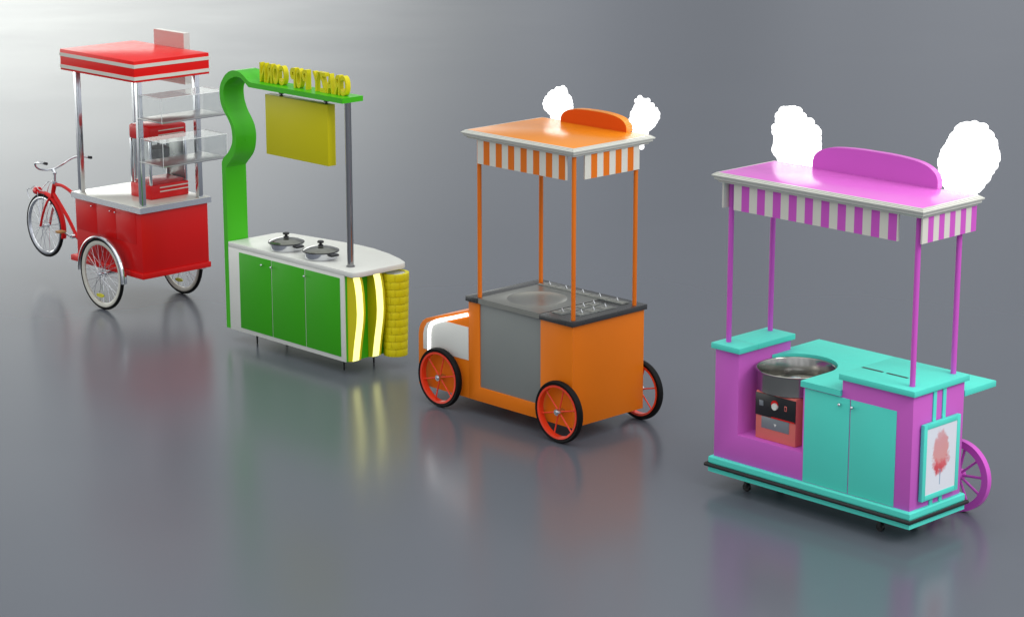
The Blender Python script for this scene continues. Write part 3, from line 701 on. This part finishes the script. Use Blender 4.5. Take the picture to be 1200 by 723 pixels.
# wooden cart wheel behind
wx, wy, wz, R = -.190, .800, .248, .248
cw = T.add('cart_wheel', MB().lathe([(R, -.022), (R, .022), (R-.050, .022), (R-.050, -.022)], (wx, wy, wz), 'y', None, 80, closed=True), M_PINKP)
T.add('hub', MB().cyl((wx, wy-.035, wz), (wx, wy+.035, wz), .036, seg=28), M_PINKP, cw)
for i in range(10):
    a = 2*PI*i/10+.10
    T.add('spoke', MB().cyl((wx+.03*math.cos(a), wy, wz+.03*math.sin(a)), (wx+(R-.045)*math.cos(a), wy, wz+(R-.045)*math.sin(a)), .009, r2=.0095, seg=12), M_PINKP, cw)
T.add('axle', MB().cyl((wx, D-.02, wz), (wx, wy, wz), .014), M_PINKP)

# cotton candy machine
P = Thing('pink', 'cotton_candy_machine', 'salmon cotton candy machine with steel bowl in the cart recess', 'cotton candy machine', -1.175, .27, .4172)
hs = P.add('housing', MB().box(-1.348, -.998, .055, .440, .4174, .752, None, .006), M_SALMON)
cp = P.add('control_panel', bar(-1.3475, -.9985, .0495, .0548, .584, .740, .001), M_BLACK)
P.add('red_line', bar(-1.205, -1.004, .0487, .0493, .584, .592, 0), M_REDPL, cp)
P.add('dial', MB().cyl((-1.171, .0494, .671), (-1.171, .034, .671), .024, seg=32), M_WHITE, cp)
P.add('dial_mark', MB().cyl((-1.178, .0494, .682), (-1.178, .045, .682), .030, seg=32), M_REDPL, cp)
P.add('switch', bar(-1.312, -1.276, .045, .0494, .654, .692, .002), M_GREY, cp)
P.add('socket', MB().box(-1.092, -1.072, .046, .0494, .655, .690, M_SALMON, .001).box(-1.087, -1.077, .0445, .0459, .661, .684, M_BLACK, 0), None, cp)
P.add('name_plate', MB().box(-1.294, -1.053, .0518, .0548, .499, .580, M_GREY, .001).prism([(-1.185, .545), (-1.161, .545), (-1.173, .525)], .0508, .0517, 'y', M_WHITE), None)
bw = MB().lathe([(.0, .752), (.255, .752), (.262, .758), (.268, .885), (.272, .893), (.276, .897), (.273, .901), (.266, .899), (.262, .893), (.256, .775), (.235, .766), (.0, .766)], (-1.186, .275, 0), 'z', None, 96)
bo = P.add('bowl', bw, M_BOWL)
P.add('spinner_head', MB().lathe([(0, .768), (.060, .768), (.064, .775), (.064, .805), (.050, .815), (.030, .830), (0, .832)], (-1.186, .275, 0), 'z', None, 40), M_CHROME, bo)

# ================================================================== FLOOR
fl = MB(); s = 150
fl.bm.faces.new([fl.bm.verts.new(p) for p in ((-s, -20, 0), (s, -20, 0), (s, 240, 0), (-s, 240, 0))])
fm = bpy.data.materials.new('polished_floor'); fm.use_nodes = True
n = fm.node_tree.nodes; L = fm.node_tree.links; bs = n['Principled BSDF']
bs.inputs['Specular IOR Level'].default_value = 0.5
tc = n.new('ShaderNodeTexCoord'); nz = n.new('ShaderNodeTexNoise'); nz.inputs['Scale'].default_value = .35; nz.inputs['Detail'].default_value = 6
L.new(tc.outputs['Object'], nz.inputs['Vector'])
rp = n.new('ShaderNodeMapRange'); rp.inputs['To Min'].default_value = .19; rp.inputs['To Max'].default_value = .25
L.new(nz.outputs['Fac'], rp.inputs['Value']); L.new(rp.outputs[0], bs.inputs['Roughness'])
cm = n.new('ShaderNodeMix'); cm.data_type = 'RGBA'; cm.inputs['A'].default_value = (.098, .108, .130, 1); cm.inputs['B'].default_value = (.108, .118, .142, 1)
L.new(nz.outputs['Fac'], cm.inputs['Factor']); L.new(cm.outputs['Result'], bs.inputs['Base Color'])
f = fl.build('floor', fm); f['kind'] = 'structure'

# ================================================================== LIGHT
WB = dict(far=.33, near=.86, top=1.0, glow=2.8)
w = bpy.data.worlds.new('World'); SC.world = w; w.use_nodes = True
n = w.node_tree.nodes; L = w.node_tree.links; bg = n['Background']
tc = n.new('ShaderNodeTexCoord'); sp = n.new('ShaderNodeSeparateXYZ'); L.new(tc.outputs['Generated'], sp.inputs[0])
def wm(op, a, b=None):
    x = n.new('ShaderNodeMath'); x.operation = op
    for i, v in enumerate((a, b)):
        if v is None: continue
        if isinstance(v, (int, float)): x.inputs[i].default_value = v
        else: L.new(v, x.inputs[i])
    return x.outputs[0]
def wr_(v, f0, f1, t0, t1, interp='SMOOTHSTEP'):
    x = n.new('ShaderNodeMapRange'); x.interpolation_type = interp
    for i, q in zip(('From Min', 'From Max', 'To Min', 'To Max'), (f0, f1, t0, t1)): x.inputs[i].default_value = q
    L.new(v, x.inputs['Value']); return x.outputs[0]
X_, Y_, Z_ = sp.outputs['X'], sp.outputs['Y'], sp.outputs['Z']
side = wr_(wm('ADD', wm('MULTIPLY', X_, .55), wm('MULTIPLY', Y_, -.835)), -.75, .9, WB['far'], WB['near'])   # the studio is brighter on the camera's side
dome = wr_(Z_, .25, 1.0, 0.0, WB['top'])
glow = wm('MULTIPLY', wr_(wm('DIVIDE', X_, Y_), -.26, .06, WB['glow'], 0.0), wr_(Z_, .09, .27, 1.0, 0.0))
glow = wm('MULTIPLY', glow, wm('GREATER_THAN', Y_, 0.0))
cmb = n.new('ShaderNodeCombineXYZ')
for i, (q, k) in enumerate(((X_, 9.0), (Y_, 9.0), (Z_, .6))): L.new(wm('MULTIPLY', q, k), cmb.inputs[i])
bn = n.new('ShaderNodeTexNoise'); bn.inputs['Scale'].default_value = 1.0; bn.inputs['Detail'].default_value = 1.5; L.new(cmb.outputs[0], bn.inputs['Vector'])
side = wm('MULTIPLY', side, wr_(bn.outputs['Fac'], .32, .68, .70, 1.28))     # stretched noise adds soft vertical bands to the surrounding light
neutral = n.new('ShaderNodeVectorMath'); neutral.operation = 'SCALE'; neutral.inputs[0].default_value = (.94, .98, 1.06)
L.new(side, neutral.inputs['Scale'])
warm = n.new('ShaderNodeVectorMath'); warm.operation = 'SCALE'; warm.inputs[0].default_value = (1.0, 1.02, .95)
L.new(wm('ADD', dome, glow), warm.inputs['Scale'])
ad = n.new('ShaderNodeVectorMath'); ad.operation = 'ADD'; L.new(neutral.outputs[0], ad.inputs[0]); L.new(warm.outputs[0], ad.inputs[1])
L.new(ad.outputs[0], bg.inputs['Color']); bg.inputs['Strength'].default_value = 1.0

def area(name, loc, target, sx, sy, power, col=(1, 1, 1)):
    l = bpy.data.lights.new(name, 'AREA'); l.shape = 'RECTANGLE'; l.size = sx; l.size_y = sy; l.energy = power; l.color = col
    o = bpy.data.objects.new(name, l); COL.objects.link(o); o.location = loc
    d = Vector(target)-Vector(loc); o.rotation_euler = d.to_track_quat('-Z', 'Y').to_euler(); return o
area('softbox_key', (9, 9, 9), (0, 17, 0), 5, 5, 650, (1, .98, .95))

# ================================================================== CAMERA
cd = bpy.data.cameras.new('camera'); cam = bpy.data.objects.new('camera', cd); COL.objects.link(cam); SC.camera = cam
cd.sensor_fit = 'HORIZONTAL'; cd.sensor_width = 36; cd.lens = 36*CAM_F/1200; cd.clip_end = 1000; cd.clip_start = .1
fwd = Vector((0, math.cos(CAM_P), -math.sin(CAM_P))); up = Vector((0, math.sin(CAM_P), math.cos(CAM_P))); rt = Vector((1, 0, 0))
cr_, sr_ = math.cos(CAM_R), math.sin(CAM_R)
R_ = rt*cr_ - up*sr_; U_ = rt*sr_ + up*cr_
cam.matrix_world = Matrix(((R_.x, U_.x, -fwd.x, 0), (R_.y, U_.y, -fwd.y, 0), (R_.z, U_.z, -fwd.z, CAM_H), (0, 0, 0, 1)))
SC.view_settings.view_transform = 'Standard'; SC.view_settings.look = 'None'; SC.view_settings.exposure = 0; SC.view_settings.gamma = 1
SC.cycles.max_bounces = 10; SC.cycles.transparent_max_bounces = 24; SC.cycles.use_denoising = True
